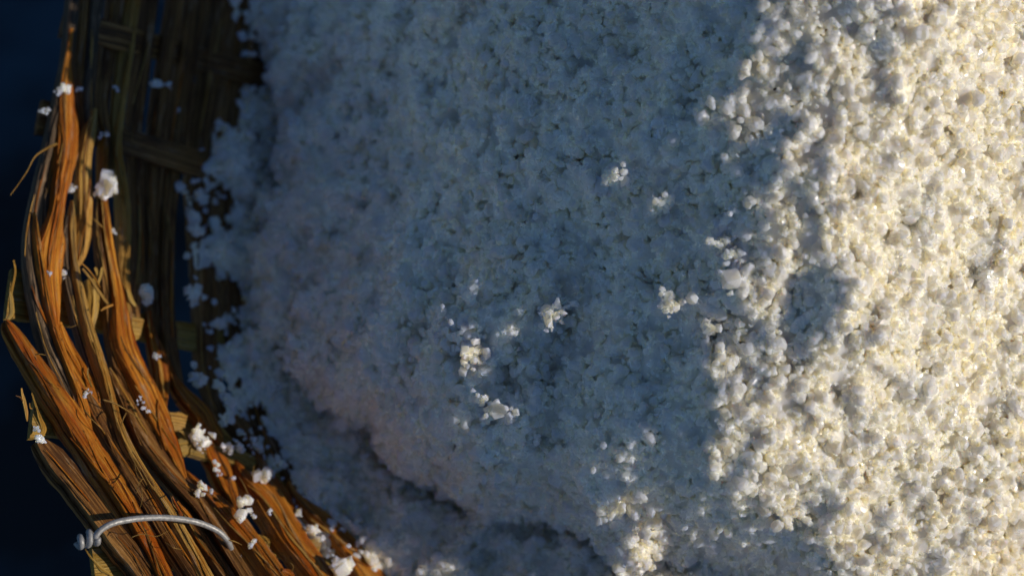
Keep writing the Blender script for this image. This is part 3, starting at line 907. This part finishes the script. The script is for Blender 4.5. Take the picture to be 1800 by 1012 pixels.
PX = 0.00025
STRAY = [  # x, y, half width, half height (pixels), height before the wall (mm), label
    (112, 157, 13, 7, 13, 'small pale salt crystal perched on the topmost sunlit tip of the rim cane'),
    (100, 164, 7, 6, 11, 'tiny salt grain at the left of the topmost crystal on the rim'),
    (78, 196, 9, 8, 5, 'bluish shaded salt grain on the dark stake end at the upper rim'),
    (180, 237, 8, 8, 13, 'small salt crystal on the tip of the second sunlit cane, upper left'),
    (182, 330, 18, 23, 17, 'large lone salt crystal glinting on the sunlit upper canes'),
    (127, 330, 7, 9, 10, 'small dull salt grain wedged between two straw canes left of the large lone crystal'),
    (199, 408, 5, 5, 12, 'tiny salt speck below the large lone crystal on the rim'),
    (85, 480, 4, 4, 15, 'tiny glinting salt speck on the broad orange cane near the rim'),
    (111, 483, 6, 9, 9, 'small dull salt grain at the right edge of the broad orange cane'),
    (253, 519, 16, 18, 7, 'mauve shaded salt crystal beside the pale lit stake'),
    (332, 517, 16, 16, 8, 'bluish star shaped salt crystal on dark canes, right of the mauve one'),
    (340, 384, 15, 12, 9, 'upper of two touching blue shaded salt lumps on the dark canes'),
    (344, 406, 17, 14, 9, 'lower of two touching blue shaded salt lumps on the dark canes'),
    (376, 394, 9, 14, 9, 'narrow blue salt grain between the shaded lumps and the heap'),
    (275, 625, 6, 8, 13, 'small wet salt crystal on the short bright orange cane'),
    (156, 692, 10, 10, 16, 'salt crystal capping the end of a brown rim cane'),
    (246, 705, 8, 8, 17, 'small salt crystal on the wide golden cane, topmost of three'),
    (252, 717, 4, 4, 17, 'tiny salt speck between two others on the wide golden cane'),
    (262, 722, 5, 4, 17, 'tiny glinting salt speck, lowest of three on the wide golden cane'),
    (62, 754, 6, 7, 7, 'small grey salt grain on the frayed stake end at the outer rim'),
    (70, 773, 13, 7, 13, 'flat white salt crystal at the start of the lowest outer cane'),
    (347, 668, 15, 16, 7, 'dim salt lump in shade above the long orange cane'),
    (382, 686, 14, 17, 7, 'upper left lump of the shaded salt cluster beside the orange cane'),
    (404, 712, 18, 18, 8, 'middle lump of the shaded salt cluster beside the orange cane'),
    (395, 735, 14, 14, 8, 'lower lump of the shaded salt cluster beside the orange cane'),
    (424, 764, 11, 10, 8, 'mauve salt lump just above the row of sunlit crystals'),
    (346, 768, 18, 18, 11, 'jagged sunlit salt cluster beside the yellow stake'),
    (362, 775, 11, 12, 13, 'right lobe of the jagged salt cluster resting on the orange cane'),
    (353, 793, 8, 9, 10, 'dim salt grain hanging below the jagged cluster'),
    (398, 790, 11, 10, 12, 'left crystal of the row on the bright yellow stake'),
    (417, 780, 12, 11, 12, 'middle crystal of the row on the bright yellow stake'),
    (438, 793, 10, 10, 12, 'glinting right crystal of the row on the bright yellow stake'),
    (449, 782, 13, 10, 10, 'dim crystal behind the right end of the row on the yellow stake'),
    (461, 797, 8, 8, 9, 'small dim salt grain at the far right of the row of crystals'),
    (379, 822, 10, 9, 14, 'small knobbly salt crystal on a flat orange cane below the yellow stake'),
    (387, 833, 6, 5, 14, 'tiny salt grain just below the small knobbly crystal'),
    (460, 835, 16, 17, 14, 'large white salt crystal on a shiny orange cane near the shade'),
    (476, 829, 7, 8, 12, 'small salt grain at the right of the large white crystal'),
    (354, 861, 9, 13, 16, 'oval white salt crystal on the cane above the wire'),
    (425, 882, 14, 14, 16, 'upper half of the long jagged salt crystal right of the wire'),
    (428, 906, 11, 15, 16, 'lower half of the long jagged salt crystal right of the wire'),
    (446, 907, 6, 4, 13, 'tiny salt chip right of the long jagged crystal'),
    (473, 900, 4, 4, 16, 'tiny salt speck on the broad dark orange cane'),
    (442, 956, 6, 11, 15, 'narrow upright salt crystal right of the wire end'),
    (418, 976, 6, 5, 10, 'tiny pale salt chip below the wire end'),
    (525, 902, 8, 9, 10, 'dull salt grain in the gap beside the long orange cane'),
    (547, 934, 14, 11, 13, 'blocky white salt crystal between two broad orange canes'),
    (561, 948, 10, 9, 13, 'round salt crystal touching the blocky one from below'),
    (586, 984, 8, 8, 10, 'dim salt grain above the large crystal at the bottom edge'),
    (601, 996, 19, 18, 16, 'large bright salt crystal at the bottom edge on the orange cane'),
    (627, 976, 7, 5, 14, 'small salt chip on the lowest lit cane near the bottom edge'),
    (611, 959, 4, 3, 14, 'tiny salt speck on the lowest lit cane'),
    (276, 148, 14, 6, 9, 'faint grey salt smear on the dark upper canes'),
    (296, 152, 10, 6, 9, 'faint grey salt grain right of the smear on the dark upper canes'),
    (202, 157, 7, 6, 9, 'faint grey salt grain on the dark canes right of the rim tip'),
    (139, 156, 6, 6, 8, 'faint bluish salt grain just right of the rim tip crystal'),
    (383, 215, 8, 8, 7, 'faint blue salt grain on dark canes near the heap, upper'),
    (406, 250, 10, 9, 8, 'blue salt grain on dark canes at the heap edge, upper'),
    (432, 290, 10, 9, 8, 'blurred blue salt grain touching the heap, upper left'),
    (312, 195, 6, 6, 8, 'faint salt speck between dark upper canes'),
    (410, 840, 4, 3, 12, 'tiny salt speck right of the knobbly crystal'),
    (372, 864, 4, 4, 14, 'tiny salt speck right of the oval crystal'),
]
for i, (x, y, a, b, h, lab) in enumerate(STRAY):
    c = on_wall(x, y, h * MM * 0.92)
    salt_cluster('salt_crystal', c, wall_normal(c), a * PX * 0.92, b * PX * 0.92, lab, 'stray salt crystals on the basket', seed=2000 + i)

PEAKS = [
    (1075, 316, 14, 14, 'lone sunlit salt lump high on the shaded slope'),
    (1160, 369, 17, 12, 'small sunlit salt lump right of the lone high one'),
    (825, 527, 8, 11, 'tiny sunlit salt chip above the left lit lumps'),
    (775, 560, 8, 9, 'small sunlit chip at the upper left of the left lit lumps'),
    (795, 590, 20, 22, 'sunlit salt lump at the left of the shaded slope'),
    (835, 636, 21, 24, 'sunlit salt lump just below the leftmost lit lump'),
    (972, 570, 26, 27, 'round sunlit salt lump in the middle of the shaded slope'),
    (838, 715, 13, 10, 'upper one of the chain of sunlit salt chips'),
    (858, 735, 13, 12, 'lower one of the chain of sunlit salt chips'),
    (893, 742, 8, 10, 'right one of the chain of sunlit salt chips'),
    (1022, 830, 34, 28, 'big jagged sunlit salt lump above the dark crease'),
    (1268, 415, 22, 26, 'sunlit salt lump at the right border of the shade, upper'),
    (1282, 455, 18, 18, 'sunlit salt lump at the right border of the shade, just below the upper one'),
    (1180, 545, 22, 18, 'sunlit salt lump at the right border of the shade, left outlier'),
    (1275, 503, 18, 18, 'sunlit salt lump at the right border of the shade, lower'),
    (1240, 585, 14, 14, 'small sunlit salt lump at the lower right border of the shade'),
]
for i, (x, y, a, b, lab) in enumerate(PEAKS):
    c = on_heap(x, y)
    st = np.arange(0.004, 0.3, 0.002)
    hs = SUNV[:2] / np.hypot(SUNV[0], SUNV[1]); tn = SUNV[2] / np.hypot(SUNV[0], SUNV[1])
    need = np.clip((heap_z(c[0] + hs[0] * st, c[1] + hs[1] * st) - c[2] - tn * st).max() + 0.004, 0.002, 0.017)     # how far it must stand up to meet the sun
    d0 = ray(x, y); d0 /= np.linalg.norm(d0)
    c = c - d0 * need * 0.45
    rad = max(a, b) * PX
    salt_cluster('salt_lump', c, (0.1, -0.1, 0.98), a * PX * 1.3, b * PX * 1.3, lab, 'sunlit lumps standing out of the heap', n=int(16 + a * 1.6), seed=4000 + i, up=max(0.9, (need * 0.7 + 0.002) / (min(a, b) * PX)), cr=0.0014)

# dark husks in the salt
HUSK = plain('brown_husk', (0.09, 0.055, 0.02))
for i, (x, y, L, wdt, an, lab) in enumerate([
        (1148, 240, 9, 2.6, 0.3, 'tiny black husk on the shaded upper slope'),
        (1450, 58, 10, 2.4, 0.6, 'curled brown husk in the sunlit salt near the top edge'),
        (1368, 160, 8, 2.0, -0.2, 'small brown husk beside the ridge at the border of the shade'),
        (1612, 336, 8, 1.8, 1.1, 'thin brown husk in the sunlit salt at the right'),
        (968, 70, 3, 2, 0.2, 'minute dark speck on the shaded slope near the top'),
        (1302, 605, 9, 2.2, 0.1, 'dark husk at the lower right border of the shade')]):
    c = on_heap(x, y) + np.array([0, -0.0003, 0.0012])
    s = np.linspace(-1, 1, 9)
    P = np.stack([s * L * PX * math.cos(an), s * L * PX * math.sin(an) + 0.0004 * (1 - s * s), 0.0006 * np.cos(s * 2)], 1)
    o = tube('husk', P, wdt * PX, HUSK, None, seg=6, taper=0.4)
    o.location = c
    tag(o, lab, 'husk', 'dark husks in the salt')
